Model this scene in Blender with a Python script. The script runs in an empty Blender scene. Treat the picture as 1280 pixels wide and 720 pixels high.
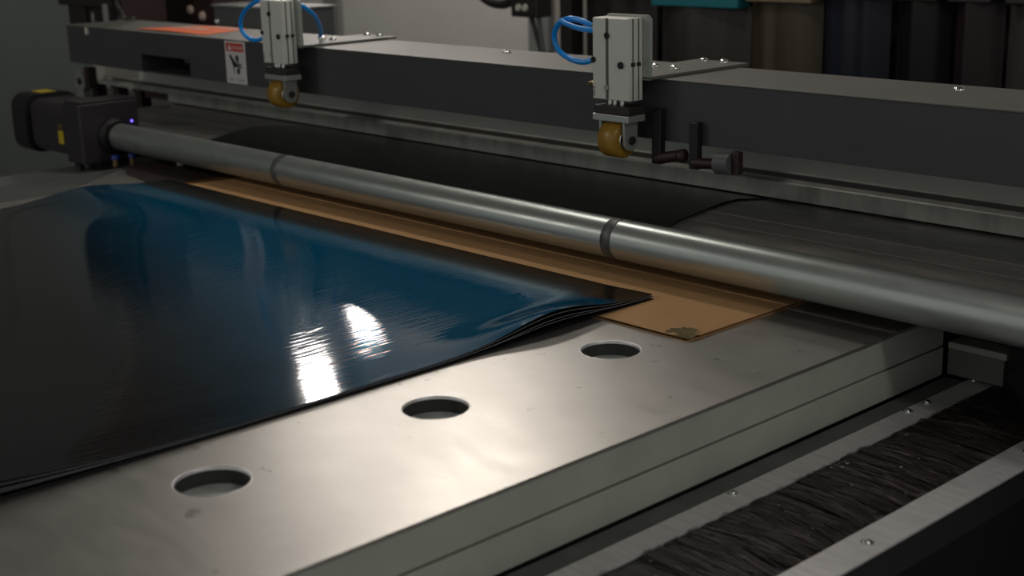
import bpy, bmesh, math, random
from mathutils import Vector, Matrix
random.seed(7)
PI = math.pi
SC = bpy.context.scene
COL = SC.collection

# ------------------------------------------------------------------ camera
# world frame: X runs along the steel roller, Y across it (away from the camera), z = 0 is the bed's top
cam_data = bpy.data.cameras.new('camera')
cam_data.sensor_width = 36.0
cam_data.lens = 36.0 * 1727.0 / 1280.0
cam_data.clip_start = 0.05
cam_data.dof.use_dof = True
cam_data.dof.focus_distance = 2.6
cam_data.dof.aperture_fstop = 4.0
cam = bpy.data.objects.new('camera', cam_data)
COL.objects.link(cam)
W2C = Matrix(((0.6821, 0.7309, -0.0242), (-0.1763, 0.1962, 0.9646), (0.7097, -0.6537, 0.2626)))
def _orth():
    ex = Vector((W2C[0][0], W2C[1][0], W2C[2][0])).normalized()
    ey = Vector((W2C[0][1], W2C[1][1], W2C[2][1])); ey = (ey - ex * ey.dot(ex)).normalized()
    ez = ex.cross(ey)
    return Matrix((ex, ey, ez))            # rows = world axes in camera space -> camera-to-world
cam.matrix_world = Matrix.Translation((0, 0, 0.70)) @ _orth().to_4x4()
SC.camera = cam

# ------------------------------------------------------------------ world, exposure
SC.view_settings.view_transform = 'Standard'
SC.view_settings.look = 'None'
SC.view_settings.gamma = 1.0
SC.view_settings.use_curve_mapping = False
SC.view_settings.exposure = 0.18
world = bpy.data.worlds.new('hall_air'); SC.world = world
world.use_nodes = True
world.node_tree.nodes['Background'].inputs[0].default_value = (0.93, 0.95, 0.92, 1)
world.node_tree.nodes['Background'].inputs[1].default_value = 0.28
# hall ceiling lamps, then added fill lamps at the end: (x, y, z of the bulb, watts-like emission strength, bulb radius)
LAMPS = [(-7.60, 5.55, 1.90, 60.0, 0.11),
         (-6.12, 4.17, 1.90, 70.0, 0.09),
         (-4.22, 3.64, 1.90, 24.0, 0.19),
         (-2.70, 2.42, 1.90, 26.0, 0.15),
         (0.80, 1.20, 1.90, 26.0, 0.15),  # added fill, brightens the right-facing panels and the gutter
         (-4.20, -1.00, 1.90, 34.0, 0.15)]  # added fill from the camera side, lifts the beam and rail fronts

# ------------------------------------------------------------------ materials
def rgb(r, g, b):                       # 0..255 display values -> linear
    f = lambda c: (c / 255 / 12.92) if c / 255 <= 0.04045 else ((c / 255 + 0.055) / 1.055) ** 2.4
    return (f(r), f(g), f(b), 1)
class Mat:
    def __init__(s, name, base, rough=0.5, metal=0.0, spec=0.5):
        s.m = bpy.data.materials.new(name); s.m.use_nodes = True
        s.nt = s.m.node_tree; s.p = s.nt.nodes['Principled BSDF']
        s.p.inputs['Base Color'].default_value = base
        s.p.inputs['Roughness'].default_value = rough
        s.p.inputs['Metallic'].default_value = metal
        s.p.inputs['Specular IOR Level'].default_value = spec
        s.base = base
    def noise(s, scale=(1, 1, 1), size=10, detail=4, rough=0.6, dist=0.0):
        tc = s.nt.nodes.new('ShaderNodeTexCoord'); mp = s.nt.nodes.new('ShaderNodeMapping')
        n = s.nt.nodes.new('ShaderNodeTexNoise')
        mp.inputs['Scale'].default_value = scale
        n.inputs['Scale'].default_value = size; n.inputs['Detail'].default_value = detail
        n.inputs['Roughness'].default_value = rough; n.inputs['Distortion'].default_value = dist
        s.nt.links.new(tc.outputs['Object'], mp.inputs[0]); s.nt.links.new(mp.outputs[0], n.inputs['Vector'])
        return n.outputs['Fac']
    def ramp(s, fac, stops):
        r = s.nt.nodes.new('ShaderNodeValToRGB'); el = r.color_ramp.elements
        el[0].position, el[0].color = stops[0]; el[1].position, el[1].color = stops[-1]
        for p, c in stops[1:-1]:
            e = el.new(p); e.color = c
        s.nt.links.new(fac, r.inputs[0]); return r.outputs[0]
    def vary(s, amt=0.2, **k):            # colour mottling
        b = s.base; lo = tuple(c * (1 - amt) for c in b[:3]) + (1,); hi = tuple(min(1, c * (1 + amt)) for c in b[:3]) + (1,)
        s.nt.links.new(s.ramp(s.noise(**k), [(0.3, lo), (0.7, hi)]), s.p.inputs['Base Color']); return s
    def rvary(s, lo, hi, **k):
        f = s.noise(**k); m = s.nt.nodes.new('ShaderNodeMapRange')
        m.inputs[1].default_value = 0.3; m.inputs[2].default_value = 0.7
        m.inputs[3].default_value = lo; m.inputs[4].default_value = hi
        s.nt.links.new(f, m.inputs[0]); s.nt.links.new(m.outputs[0], s.p.inputs['Roughness']); return s
    def bump(s, strength, dist=0.001, **k):
        f = s.noise(**k); b = s.nt.nodes.new('ShaderNodeBump')
        b.inputs['Strength'].default_value = strength; b.inputs['Distance'].default_value = dist
        s.nt.links.new(f, b.inputs['Height'])
        prev = s.p.inputs['Normal'].links
        if prev: s.nt.links.new(prev[0].from_socket, b.inputs['Normal'])
        s.nt.links.new(b.outputs[0], s.p.inputs['Normal']); return s
def emit(name, col, strength):
    m = bpy.data.materials.new(name); m.use_nodes = True; nt = m.node_tree
    nt.nodes.remove(nt.nodes['Principled BSDF']); e = nt.nodes.new('ShaderNodeEmission')
    e.inputs[0].default_value = col; e.inputs[1].default_value = strength
    nt.links.new(e.outputs[0], nt.nodes['Material Output'].inputs[0]); return m

M = {}
def mk(key, *a, **k):
    x = Mat(key, *a, **k); M[key] = x.m; return x
x = mk('bed_metal', (0.52, 0.50, 0.465, 1), 0.36, 0.85)
x.vary(0.06, scale=(1, 1, 1), size=9, detail=6).rvary(0.35, 0.41, scale=(1, 3, 1), size=14, detail=5)
x.bump(0.05, 0.0002, scale=(1, 1, 1), size=90, detail=3)
# small scuffs and stains of the plate
_f = x.noise(size=34, detail=2, rough=0.4); _r = x.ramp(_f, [(0.0, (1, 1, 1, 1)), (0.72, (1, 1, 1, 1)), (0.76, (0.45, 0.42, 0.38, 1)), (1.0, (0.35, 0.33, 0.3, 1))])
_mx = x.nt.nodes.new('ShaderNodeMix'); _mx.data_type = 'RGBA'; _mx.blend_type = 'MULTIPLY'; _mx.inputs[0].default_value = 0.6
_old = x.p.inputs['Base Color'].links[0].from_socket
x.nt.links.new(_old, _mx.inputs[6]); x.nt.links.new(_r, _mx.inputs[7]); x.nt.links.new(_mx.outputs[2], x.p.inputs['Base Color'])
mk('bed_paint', (0.43, 0.445, 0.385, 1), 0.42).vary(0.08, size=8)
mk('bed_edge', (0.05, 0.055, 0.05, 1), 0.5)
mk('cup_paint', (0.62, 0.66, 0.62, 1), 0.5).vary(0.25, size=30)
mk('tray_dark', (0.10, 0.104, 0.10, 1), 0.45).vary(0.25, size=20)
x = mk('strip_metal', (0.86, 0.84, 0.84, 1), 0.42, 0.55); x.vary(0.1, scale=(1, 8, 1), size=14).rvary(0.38, 0.48, scale=(6, 1, 1), size=18)
mk('bristle', (0.034, 0.024, 0.021, 1), 0.55).vary(0.55, scale=(1, 12, 1), size=16)
mk('bristle_light', (0.14, 0.115, 0.105, 1), 0.5)
mk('black_cover', (0.012, 0.012, 0.013, 1), 0.45)
x = mk('roller_steel', (0.50, 0.54, 0.51, 1), 0.30, 0.82)
x.vary(0.07, scale=(0.6, 6, 6), size=9, detail=6).rvary(0.34, 0.42, scale=(2, 3, 3), size=10, detail=4)
x.p.inputs['Anisotropic'].default_value = 0.5; x.p.inputs['Anisotropic Rotation'].default_value = 0.25
_t = x.nt.nodes.new('ShaderNodeTangent'); _t.direction_type = 'RADIAL'; _t.axis = 'X'; x.nt.links.new(_t.outputs[0], x.p.inputs['Tangent'])
mk('roller_band', (0.13, 0.13, 0.125, 1), 0.5, 0.4).vary(0.4, size=60)
mk('journal', (0.30, 0.30, 0.29, 1), 0.35, 0.9)
mk('card', (0.58, 0.345, 0.165, 1), 0.85, spec=0.15).vary(0.07, scale=(3, 30, 1), size=8).bump(0.15, 0.0004, scale=(1, 40, 1), size=10)
mk('card_edge', (0.17, 0.085, 0.035, 1), 0.9, spec=0.1)
mk('card_torn', (0.20, 0.16, 0.085, 1), 0.9, spec=0.1).vary(0.25, size=80)
x = mk('sheet_blue', (0.002, 0.060, 0.130, 1), 0.055, spec=0.5)
x.bump(1.0, 0.00022, scale=(170, 6, 1), size=1.0, detail=2, rough=0.5)
# the print: dark blue ink strongest along the far right, running out to black, with an unprinted black margin at the far edge
tc = x.nt.nodes.new('ShaderNodeTexCoord'); sx = x.nt.nodes.new('ShaderNodeSeparateXYZ'); x.nt.links.new(tc.outputs['Object'], sx.inputs[0])
def mth(op, a, b):
    n = x.nt.nodes.new('ShaderNodeMath'); n.operation = op
    for i, q in enumerate((a, b)):
        if isinstance(q, float): n.inputs[i].default_value = q
        else: x.nt.links.new(q, n.inputs[i])
    return n.outputs[0]
def mrange(v, a, b):
    n = x.nt.nodes.new('ShaderNodeMapRange'); n.interpolation_type = 'SMOOTHSTEP'
    x.nt.links.new(v, n.inputs[0]); n.inputs[1].default_value = a; n.inputs[2].default_value = b; return n.outputs[0]
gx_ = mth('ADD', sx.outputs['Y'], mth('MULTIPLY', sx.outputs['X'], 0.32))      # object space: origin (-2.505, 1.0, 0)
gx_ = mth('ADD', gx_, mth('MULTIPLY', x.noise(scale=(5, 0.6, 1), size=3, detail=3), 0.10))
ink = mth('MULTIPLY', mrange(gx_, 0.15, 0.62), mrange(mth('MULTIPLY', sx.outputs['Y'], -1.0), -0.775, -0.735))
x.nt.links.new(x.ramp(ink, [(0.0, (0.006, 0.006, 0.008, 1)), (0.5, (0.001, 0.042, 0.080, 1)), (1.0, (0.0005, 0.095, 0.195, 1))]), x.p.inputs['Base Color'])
mk('sheet_black', (0.010, 0.009, 0.012, 1), 0.25)
mk('sheet_grey_edge', (0.26, 0.26, 0.28, 1), 0.35)
x = mk('rear_sheet', (0.006, 0.005, 0.006, 1), 0.22, spec=0.15); x.bump(0.1, 0.001, scale=(3, 1, 1), size=9)
mk('beam_paint', (0.054, 0.056, 0.057, 1), 0.42).vary(0.06, size=5)
mk('lid_paint', (0.125, 0.125, 0.11, 1), 0.5, 0.1).vary(0.08, scale=(1, 3, 1), size=7)
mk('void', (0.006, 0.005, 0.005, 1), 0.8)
x = mk('rail_metal', (0.43, 0.435, 0.395, 1), 0.42, 0.3); x.vary(0.30, scale=(1, 1, 0.25), size=13, detail=7, rough=0.7)
mk('rail_panel', (0.50, 0.52, 0.48, 1), 0.5)
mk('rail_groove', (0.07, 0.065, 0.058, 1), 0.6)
x = mk('feed_plate', (0.25, 0.235, 0.215, 1), 0.33, 0.35); x.vary(0.3, scale=(0.5, 2, 1), size=14, detail=6)
mk('seam_glint', (0.45, 0.43, 0.39, 1), 0.35, 0.5)
mk('cyl_alu', (0.70, 0.70, 0.64, 1), 0.40, 0.15).bump(0.05, 0.0002, scale=(40, 40, 1), size=30)
mk('cyl_alu_side', (0.40, 0.42, 0.385, 1), 0.42, 0.35)
mk('cyl_slot', (0.10, 0.105, 0.095, 1), 0.5)
mk('screw_black', (0.012, 0.011, 0.010, 1), 0.4)
mk('block_dark', (0.028, 0.022, 0.021, 1), 0.5)
mk('chrome', (0.70, 0.70, 0.68, 1), 0.18, 1.0)
mk('fork_metal', (0.50, 0.52, 0.49, 1), 0.28, 0.6)
x = mk('amber', (0.34, 0.19, 0.022, 1), 0.32); x.p.inputs['Subsurface Weight'].default_value = 0.15; x.p.inputs['Subsurface Radius'].default_value = (0.02, 0.008, 0.002); x.vary(0.15, size=40)
mk('hose_blue', (0.006, 0.30, 0.88, 1), 0.22)
mk('fitting_white', (0.60, 0.58, 0.51, 1), 0.35)
mk('brass', (0.32, 0.22, 0.10, 1), 0.35, 0.8)
mk('motor_paint', (0.030, 0.024, 0.028, 1), 0.42).vary(0.12, size=12)
mk('rubber', (0.010, 0.009, 0.010, 1), 0.5)
mk('yellow_tag', (0.55, 0.42, 0.02, 1), 0.4)
mk('orange_tag', (0.85, 0.17, 0.05, 1), 0.6, spec=0.2)
mk('stripe_pale', (0.55, 0.42, 0.36, 1), 0.5)
mk('label_white', (0.66, 0.64, 0.64, 1), 0.4)
mk('label_red', (0.60, 0.045, 0.02, 1), 0.4)
mk('label_ink', (0.02, 0.02, 0.022, 1), 0.5)
mk('label_grey', (0.36, 0.35, 0.36, 1), 0.5)
mk('wall_pale', (0.72, 0.69, 0.655, 1), 0.6).vary(0.03, size=2)
mk('wall_grey', (0.085, 0.10, 0.095, 1), 0.55).vary(0.03, size=2)
mk('post_grey', (0.25, 0.26, 0.25, 1), 0.5)
mk('pillar', (0.40, 0.38, 0.34, 1), 0.5)
mk('floor_grey', (0.15, 0.16, 0.155, 1), 0.5).vary(0.1, size=3)
mk('ceiling_dark', (0.20, 0.20, 0.20, 1), 0.8)
mk('base_grey', (0.15, 0.165, 0.155, 1), 0.5).vary(0.05, size=6)
mk('ledge_paint', (0.085, 0.095, 0.088, 1), 0.5)
mk('dark_box', (0.022, 0.018, 0.017, 1), 0.5)
mk('maroon_dark', (0.030, 0.014, 0.013, 1), 0.5)
mk('box_grey', (0.10, 0.105, 0.11, 1), 0.5)
mk('teal', (0.01, 0.16, 0.19, 1), 0.45)
mk('tan_cap', (0.20, 0.15, 0.09, 1), 0.5)
for nm, c in (('hang_brown', (0.022, 0.015, 0.012)), ('hang_taupe', (0.058, 0.050, 0.043)), ('hang_olive', (0.088, 0.066, 0.038)),
              ('hang_blue', (0.010, 0.013, 0.032)), ('hang_black', (0.006, 0.005, 0.006)), ('hang_purple', (0.028, 0.013, 0.017)), ('hang_grey', (0.07, 0.066, 0.066))):
    mk(nm, tuple(q * 0.65 for q in c) + (1,), 0.45).vary(0.35, scale=(9, 9, 0.4), size=3, detail=5)
mk('white_bits', (0.75, 0.74, 0.70, 1), 0.6)
mk('blue_fit', (0.01, 0.03, 0.22, 1), 0.35)
mk('board_brown', (0.045, 0.030, 0.027, 1), 0.5)
M['led'] = emit('led', (0.15, 0.1, 1.0, 1), 3.0)

# ------------------------------------------------------------------ geometry helpers
class MB:
    def __init__(s): s.v = []; s.f = []; s.sm = []
    def add(s, vs, fs, smooth=False):
        b = len(s.v); s.v += [tuple(v) for v in vs]
        for f in fs: s.f.append([i + b for i in f]); s.sm.append(smooth)
        return s
    def box(s, x0, x1, y0, y1, z0, z1, bev=0.0):
        if bev <= 0:
            vs = [(x, y, z) for x in (x0, x1) for y in (y0, y1) for z in (z0, z1)]
            return s.add(vs, [(0, 1, 3, 2), (4, 6, 7, 5), (0, 4, 5, 1), (2, 3, 7, 6), (0, 2, 6, 4), (1, 5, 7, 3)])
        bm = bmesh.new(); bmesh.ops.create_cube(bm, size=1)
        for v in bm.verts: v.co = Vector(((x0 + x1) / 2 + v.co.x * (x1 - x0), (y0 + y1) / 2 + v.co.y * (y1 - y0), (z0 + z1) / 2 + v.co.z * (z1 - z0)))
        bmesh.ops.bevel(bm, geom=bm.edges[:], offset=bev, segments=2, affect='EDGES', profile=0.5)
        return s.frombm(bm)
    def frombm(s, bm, smooth=False):
        bm.verts.index_update(); s.add([v.co.copy() for v in bm.verts], [[v.index for v in f.verts] for f in bm.faces], smooth); bm.free(); return s
    def lathe(s, p0, axis, prof, n=24, smooth=True, caps=True, ang=0.0):
        """prof: list of (distance along axis, radius)"""
        p0 = Vector(p0); a = Vector(axis).normalized(); t = Vector((0, 0, 1)) if abs(a.z) < 0.9 else Vector((1, 0, 0))
        u = a.cross(t).normalized(); w = a.cross(u)
        vs = []; fs = []
        for d, r in prof:
            for k in range(n):
                th = 2 * PI * k / n + ang; vs.append(p0 + a * d + (u * math.cos(th) + w * math.sin(th)) * r)
        for i in range(len(prof) - 1):
            for k in range(n):
                k2 = (k + 1) % n; fs.append((i * n + k, (i + 1) * n + k, (i + 1) * n + k2, i * n + k2))
        s.add(vs, fs, smooth)
        if caps:
            L = len(prof) - 1
            s.add(vs[:n], [list(range(n))]); s.add(vs[L * n:], [list(range(n))[::-1]])
        return s
    def cyl(s, p0, p1, r, n=20, smooth=True):
        p0 = Vector(p0); d = Vector(p1) - p0
        return s.lathe(p0, d, [(0, r), (d.length, r)], n, smooth)
    def tube(s, pts, r, n=10, sub=6):
        P = [Vector(p) for p in pts]; Q = []
        for i in range(len(P) - 1):
            a = P[max(i - 1, 0)]; b = P[i]; c = P[i + 1]; d = P[min(i + 2, len(P) - 1)]
            for k in range(sub):
                t = k / sub
                Q.append(0.5 * ((2 * b) + (c - a) * t + (2 * a - 5 * b + 4 * c - d) * t * t + (3 * b - a - 3 * c + d) * t ** 3))
        Q.append(P[-1])
        nrm = None; vs = []; fs = []
        for i, q in enumerate(Q):
            tg = (Q[min(i + 1, len(Q) - 1)] - Q[max(i - 1, 0)]).normalized()
            if nrm is None: nrm = tg.orthogonal().normalized()
            else: nrm = (nrm - tg * nrm.dot(tg)).normalized()
            w = tg.cross(nrm)
            for k in range(n):
                th = 2 * PI * k / n; vs.append(q + (nrm * math.cos(th) + w * math.sin(th)) * r)
        for i in range(len(Q) - 1):
            for k in range(n):
                k2 = (k + 1) % n; fs.append((i * n + k, i * n + k2, (i + 1) * n + k2, (i + 1) * n + k))
        s.add(vs, fs, True)
        s.add(vs[:n], [list(range(n))[::-1]]); s.add(vs[-n:], [list(range(n))]); return s
    def prism(s, poly, axis, a, b):
        """extrude a closed 2-D polygon; axis 'x': poly=(y,z), 'y': (x,z), 'z': (x,y)"""
        def P(u, v, w): return {'x': (w, u, v), 'y': (u, w, v), 'z': (u, v, w)}[axis]
        n = len(poly); vs = [P(u, v, a) for u, v in poly] + [P(u, v, b) for u, v in poly]
        fs = [list(range(n))[::-1], [n + i for i in range(n)]] + [(i, (i + 1) % n, n + (i + 1) % n, n + i) for i in range(n)]
        return s.add(vs, fs)
ORG = {}
def obj(name, mb, mat, parent=None, label=None, kind=None, fixn=True):
    o0 = ORG[parent.name] if parent else Vector((0, 0, 0))
    me = bpy.data.meshes.new(name); me.from_pydata([tuple(Vector(v) - o0) for v in mb.v], [], mb.f)
    me.polygons.foreach_set('use_smooth', mb.sm)
    if fixn:
        bm = bmesh.new(); bm.from_mesh(me); bmesh.ops.recalc_face_normals(bm, faces=bm.faces[:]); bm.to_mesh(me); bm.free()
    me.materials.append(M[mat] if isinstance(mat, str) else mat)
    o = bpy.data.objects.new(name, me); COL.objects.link(o)
    if parent: o.parent = parent
    ORG[o.name] = o0
    if label: o['label'] = label
    if kind: o['kind'] = kind
    return o
def thing(name, label, cat, loc=(0, 0, 0), group=None):
    o = bpy.data.objects.new(name, None); COL.objects.link(o); o.location = loc
    o.empty_display_size = 0.05
    o['label'] = label; o['category'] = cat
    if group: o['group'] = group
    ORG[o.name] = Vector(loc); return o
def tag(o, label, cat, group=None):
    o['label'] = label; o['category'] = cat
    if group: o['group'] = group
    return o
def copy_tree(o, parent=None):
    c = o.copy(); COL.objects.link(c)
    if parent: c.parent = parent
    for ch in list(o.children): copy_tree(ch, c)
    return c
def text_mb(body, size, mat4, depth=0.0004):
    cu = bpy.data.curves.new('lettering', 'FONT'); cu.body = body; cu.size = size; cu.align_x = 'CENTER'; cu.align_y = 'CENTER'
    cu.extrude = depth / 2; cu.resolution_u = 3
    t = bpy.data.objects.new('lettering', cu); COL.objects.link(t)
    bpy.context.view_layer.update()
    me = t.to_mesh(); mb = MB(); mb.add([mat4 @ v.co for v in me.vertices], [list(p.vertices) for p in me.polygons])
    t.to_mesh_clear(); bpy.data.objects.remove(t); bpy.data.curves.remove(cu); return mb
def dome(mb, x, y, z, r=0.009, h=0.006):
    mb.lathe((x, y, z), (0, 0, 1), [(0, r), (h * 0.35, r), (h * 0.75, r * 0.75), (h, r * 0.3)], 14); return mb

# ------------------------------------------------------------------ the setting
FL = -0.90
def struct(name, mb, mat):
    return obj(name, mb, mat, kind='structure')
struct('floor', MB().box(-13.2, 4.0, -4.0, 6.7, FL - 0.1, FL), 'floor_grey')
struct('wall_back', MB().box(-13.2, 4.0, 6.5, 6.65, FL, 4.2), 'wall_pale')
struct('wall_west', MB().box(-13.2, -13.0, -4.0, 6.5, FL, 4.2), 'wall_pale')
struct('wall_left', MB().box(-8.8, -8.6, -4.0, 4.22, FL, 4.2), 'wall_grey')
for i_, yy in enumerate((3.30, 3.52)): struct('trim_%d' % (i_ + 2), MB().box(-8.6, -8.592, yy - 0.02, yy + 0.02, FL, 4.2, 0.003), 'wall_grey')
struct('ceiling', MB().box(-13.2, 4.0, -4.0, 6.7, 4.2, 4.3), 'ceiling_dark')
struct('trim_1', MB().box(-9.12, -8.92, 6.455, 6.5, FL, 4.2, 0.004), 'post_grey')

# ------------------------------------------------------------------ the flat bed
XE, XL, Y0, Y1 = -1.197, -3.77, 0.10, 2.147
bed = thing('flat_bed', 'wide grey metal machine bed with round holes along its right edge', 'machine bed', (-2.4, 1.1, FL))
HX, HR, HY = -1.487, 0.0495, (0.460, 0.835, 1.211, 1.587)
bm = bmesh.new()
outer = [bm.verts.new((x, y, 0)) for x, y in ((-3.50, Y0), (XE, Y0), (XE, Y1), (-3.70, Y1), (-3.70, 1.86), (-3.50, 1.60))]
edges = [bm.edges.new((outer[i], outer[(i + 1) % 6])) for i in range(6)]
for hy in HY:
    ring = [bm.verts.new((HX + HR * math.cos(2 * PI * k / 48), hy + HR * math.sin(2 * PI * k / 48), 0)) for k in range(48)]
    edges += [bm.edges.new((ring[k], ring[(k + 1) % 48])) for k in range(48)]
bmesh.ops.triangle_fill(bm, use_beauty=True, use_dissolve=False, edges=edges)
bad = [f for f in bm.faces if any((f.calc_center_median() - Vector((HX, hy, 0))).length < HR * 0.97 for hy in HY)]
bmesh.ops.delete(bm, geom=bad, context='FACES')
ext = bmesh.ops.extrude_face_region(bm, geom=bm.faces[:])
bmesh.ops.translate(bm, vec=(0, 0, -0.005), verts=[v for v in ext['geom'] if isinstance(v, bmesh.types.BMVert)])
obj('top_plate', MB().frombm(bm), 'bed_metal', bed)
for hy in HY:
    r0, r1, rr = HR + 0.0012, HR + 0.004, HR
    obj('hole_rim', MB().lathe((HX, hy, -0.004), (0, 0, 1), [(-0.001, rr - 0.0004), (0.0036, rr - 0.0004), (0.0045, rr + 0.0016), (0.0041, rr + 0.0022)], 48, caps=False), 'strip_metal', bed)
    cw = obj('hole_wall', MB().lathe((HX, hy, -0.0055), (0, 0, -1), [(0, HR + 0.004), (0.021, HR + 0.004)], 40, caps=False), 'bed_edge', bed)  # wall coloured near-black to stand for the shade inside the hole
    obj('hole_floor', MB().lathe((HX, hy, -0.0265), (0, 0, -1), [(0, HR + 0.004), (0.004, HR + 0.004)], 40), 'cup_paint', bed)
obj('side_panel', MB().box(XE - 0.06, XE - 0.0045, Y0, Y1 - 0.002, -0.061, -0.0055, 0.0015), 'bed_paint', bed)
obj('side_panel', MB().box(XE - 0.06, XE - 0.0035, Y0, Y1 - 0.002, -0.1165, -0.0645, 0.0015), 'bed_paint', bed)
obj('side_joint', MB().box(XE - 0.06, XE - 0.009, Y0, Y1 - 0.004, -0.066, -0.059), 'bed_edge', bed)
obj('left_ledge', MB().box(XL, -3.30, Y0, 2.14, -0.03, -0.0055), 'ledge_paint', bed)
obj('bed_body', MB().box(XL + 0.01, XE - 0.061, Y0 + 0.02, 2.0, FL, -0.068), 'base_grey', bed)
mk('bar_paint', (0.17, 0.165, 0.15, 1), 0.5)
tb_ = thing('cross_bar', 'short grey cross bar at the far end of the bed, under the roller', 'bar', (-1.14, 2.17, -0.115))
obj('bar_body', MB().box(XE + 0.001, -1.09, 2.154, 2.198, -0.115, -0.068), 'bar_paint', tb_)
obj('bar_lid', MB().box(XE, -1.085, 2.152, 2.20, -0.068, -0.055, 0.003), 'bed_paint', tb_)
# base ledge at the left of the bed, against which the wall is seen
led = thing('machine_base', 'low pale grey machine base ledge left of the metal bed', 'machine base', (-4.2, 1.9, FL))
obj('base_top', MB().box(-4.05, XL - 0.004, 0.4, 2.0, -0.055, -0.03, 0.004), 'base_grey', led)
obj('base_body', MB().box(-4.03, XL - 0.01, 0.42, 1.99, FL, -0.056), 'base_grey', led)

# ------------------------------------------------------------------ brush gutter on the right of the bed
gut = thing('brush_gutter', 'dark brush gutter between two bright metal strips along the bed', 'brush', (-1.03, 1.3, FL))
GZ = -0.120
obj('gutter_tray', MB().box(XE + 0.002, -0.90, 0.1, 2.145, GZ - 0.03, GZ - 0.006), 'tray_dark', gut)
obj('gutter_stand', MB().box(XE + 0.004, -0.92, 0.12, 2.0, FL, GZ - 0.031), 'black_cover', gut)
obj('gutter_floor', MB().box(XE + 0.002, -1.1605, 0.1, 2.145, GZ - 0.0058, GZ + 0.001), 'tray_dark', gut)
s1 = obj('metal_strip', MB().box(-1.160, -1.113, 0.1, 2.20, GZ - 0.004, GZ, 0.001), 'strip_metal', gut)
s2 = obj('metal_strip', MB().box(-0.950, -0.894, 0.1, 2.25, GZ - 0.004, GZ, 0.001), 'strip_metal', gut)
for yy in (0.60, 1.04, 1.483, 1.95, 2.01):
    b = dome(MB(), -1.150, yy, GZ, 0.0062, 0.005); b.lathe((-1.150, yy, GZ), (0, 0, 1), [(0, 0.009), (0.0012, 0.009)], 14)
    obj('bolt', b, 'chrome', s1)
b = dome(MB(), -1.150, 2.165, GZ, 0.0062, 0.005); obj('bolt', b, 'chrome', s1)
for yy in (0.62, 1.05, 1.478, 1.92):
    b = dome(MB(), -0.921, yy, GZ, 0.0062, 0.005); b.lathe((-0.921, yy, GZ), (0, 0, 1), [(0, 0.009), (0.0012, 0.009)], 14)
    obj('bolt', b, 'chrome', s2)
rb = random.Random(3)
dk, lt = MB(), MB()
for i in range(620):
    yc = 0.95 + 1.23 * rb.random(); sl = rb.gauss(0.05, 0.035); side = rb.random() < 0.5
    xc = -1.112 + 0.07 * rb.random() ** 2 if side else -0.951 - 0.07 * rb.random() ** 2; zc = GZ - 0.005 + 0.004 * rb.random(); Lc = (0.06 + 0.08 * rb.random()) * (1 if side else -1)
    tint = rb.random()
    for k_ in range(16):
        y = yc + rb.gauss(0, 0.004); x0 = min(max(xc + rb.gauss(0, 0.006), -1.112), -0.951); L = Lc * rb.uniform(0.7, 1.1); s_l = sl + rb.gauss(0, 0.02)
        z0 = zc + 0.0015 * rb.random(); w = 0.0006 + 0.0007 * rb.random(); h = 0.003 + 0.004 * rb.random()
        x1 = min(max(x0 + L * 0.5, -1.112), -0.951); x2 = min(max(x0 + L, -1.112), -0.951)
        mbx = lt if rb.random() < 0.5 * tint ** 3 else dk
        mbx.add([(x0, y - w, z0), (x0, y + w, z0), (x1, y - s_l * L * .5 - w, z0 + h), (x1, y - s_l * L * .5 + w, z0 + h), (x2, y - s_l * L - w * .4, z0 + h * .8), (x2, y - s_l * L + w * .4, z0 + h * .8)],
                [(0, 2, 3, 1), (2, 4, 5, 3)])
obj('bristles', dk, 'bristle', gut, kind='stuff', fixn=False)
obj('bristles', lt, 'bristle_light', gut, kind='stuff', fixn=False)
# black machine sides on the right
hs = thing('side_cover', 'black machine side cover running below the outer metal strip', 'machine cover', (-0.5, 1.3, FL))
obj('cover_top', MB().prism([(-0.892, GZ - 0.003), (-0.862, GZ - 0.018), (-0.862, -0.30), (-0.892, -0.30)], 'y', 0.1, 2.25), 'black_cover', hs)
obj('cover_panel', MB().box(-0.89, -0.868, 0.12, 2.25, FL, -0.301), 'black_cover', hs)
hx = thing('end_housing', 'black end housing that carries the right end of the roller', 'machine housing', (-0.8, 2.1, FL))
obj('housing_body', MB().prism([(-1.075, 2.14), (-1.075, 2.205), (-0.45, 2.205), (-0.45, 1.86), (-0.80, 1.86)], 'z', FL, 0.028), 'black_cover', hx)
obj('bearing_block', MB().box(-0.80, -0.66, 1.87, 2.03, 0.03, 0.14, 0.006), 'black_cover', hx)

# ------------------------------------------------------------------ cardboard on the bed
cb = thing('cardboard_sheet', 'brown corrugated cardboard sheet lying under the steel roller', 'cardboard', (-2.4, 1.9, 0))
CX0, CX1, CY0, CY1 = -3.36, -1.420, 1.703, 2.12
top = MB(); bot = MB()
cut = 0.038
poly = [(CX0, CY0), (CX1 - cut, CY0), (CX1 - 0.012, CY0 + 0.020), (CX1, CY0 + cut * 0.9), (CX1, CY1), (CX0 + 0.10, CY1)]
top.prism(poly, 'z', 0.0052, 0.0062); obj('top_liner', top, 'card', cb)
poly2 = [(CX0, CY0), (CX1 - 0.004, CY0), (CX1, CY0 + 0.004), (CX1, CY1), (CX0 + 0.10, CY1)]
bot.prism(poly2, 'z', 0.0002, 0.0012); obj('bottom_liner', bot, 'card', cb)
fl = MB(); n = 1050; vs = []; L = CX1 - CX0 - 0.004
for i in range(n + 1):
    xx = CX0 + 0.002 + L * i / n; zz = 0.0032 + 0.0019 * math.sin(2 * PI * (xx - CX0) / 0.0072)
    vs += [(xx, CY0 + 0.0006, zz), (xx, CY0 + 0.03, zz)]
fl.add(vs, [(2 * i, 2 * i + 1, 2 * i + 3, 2 * i + 2) for i in range(n)], True)
obj('fluting', fl, 'card_edge', cb, fixn=False)
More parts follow.
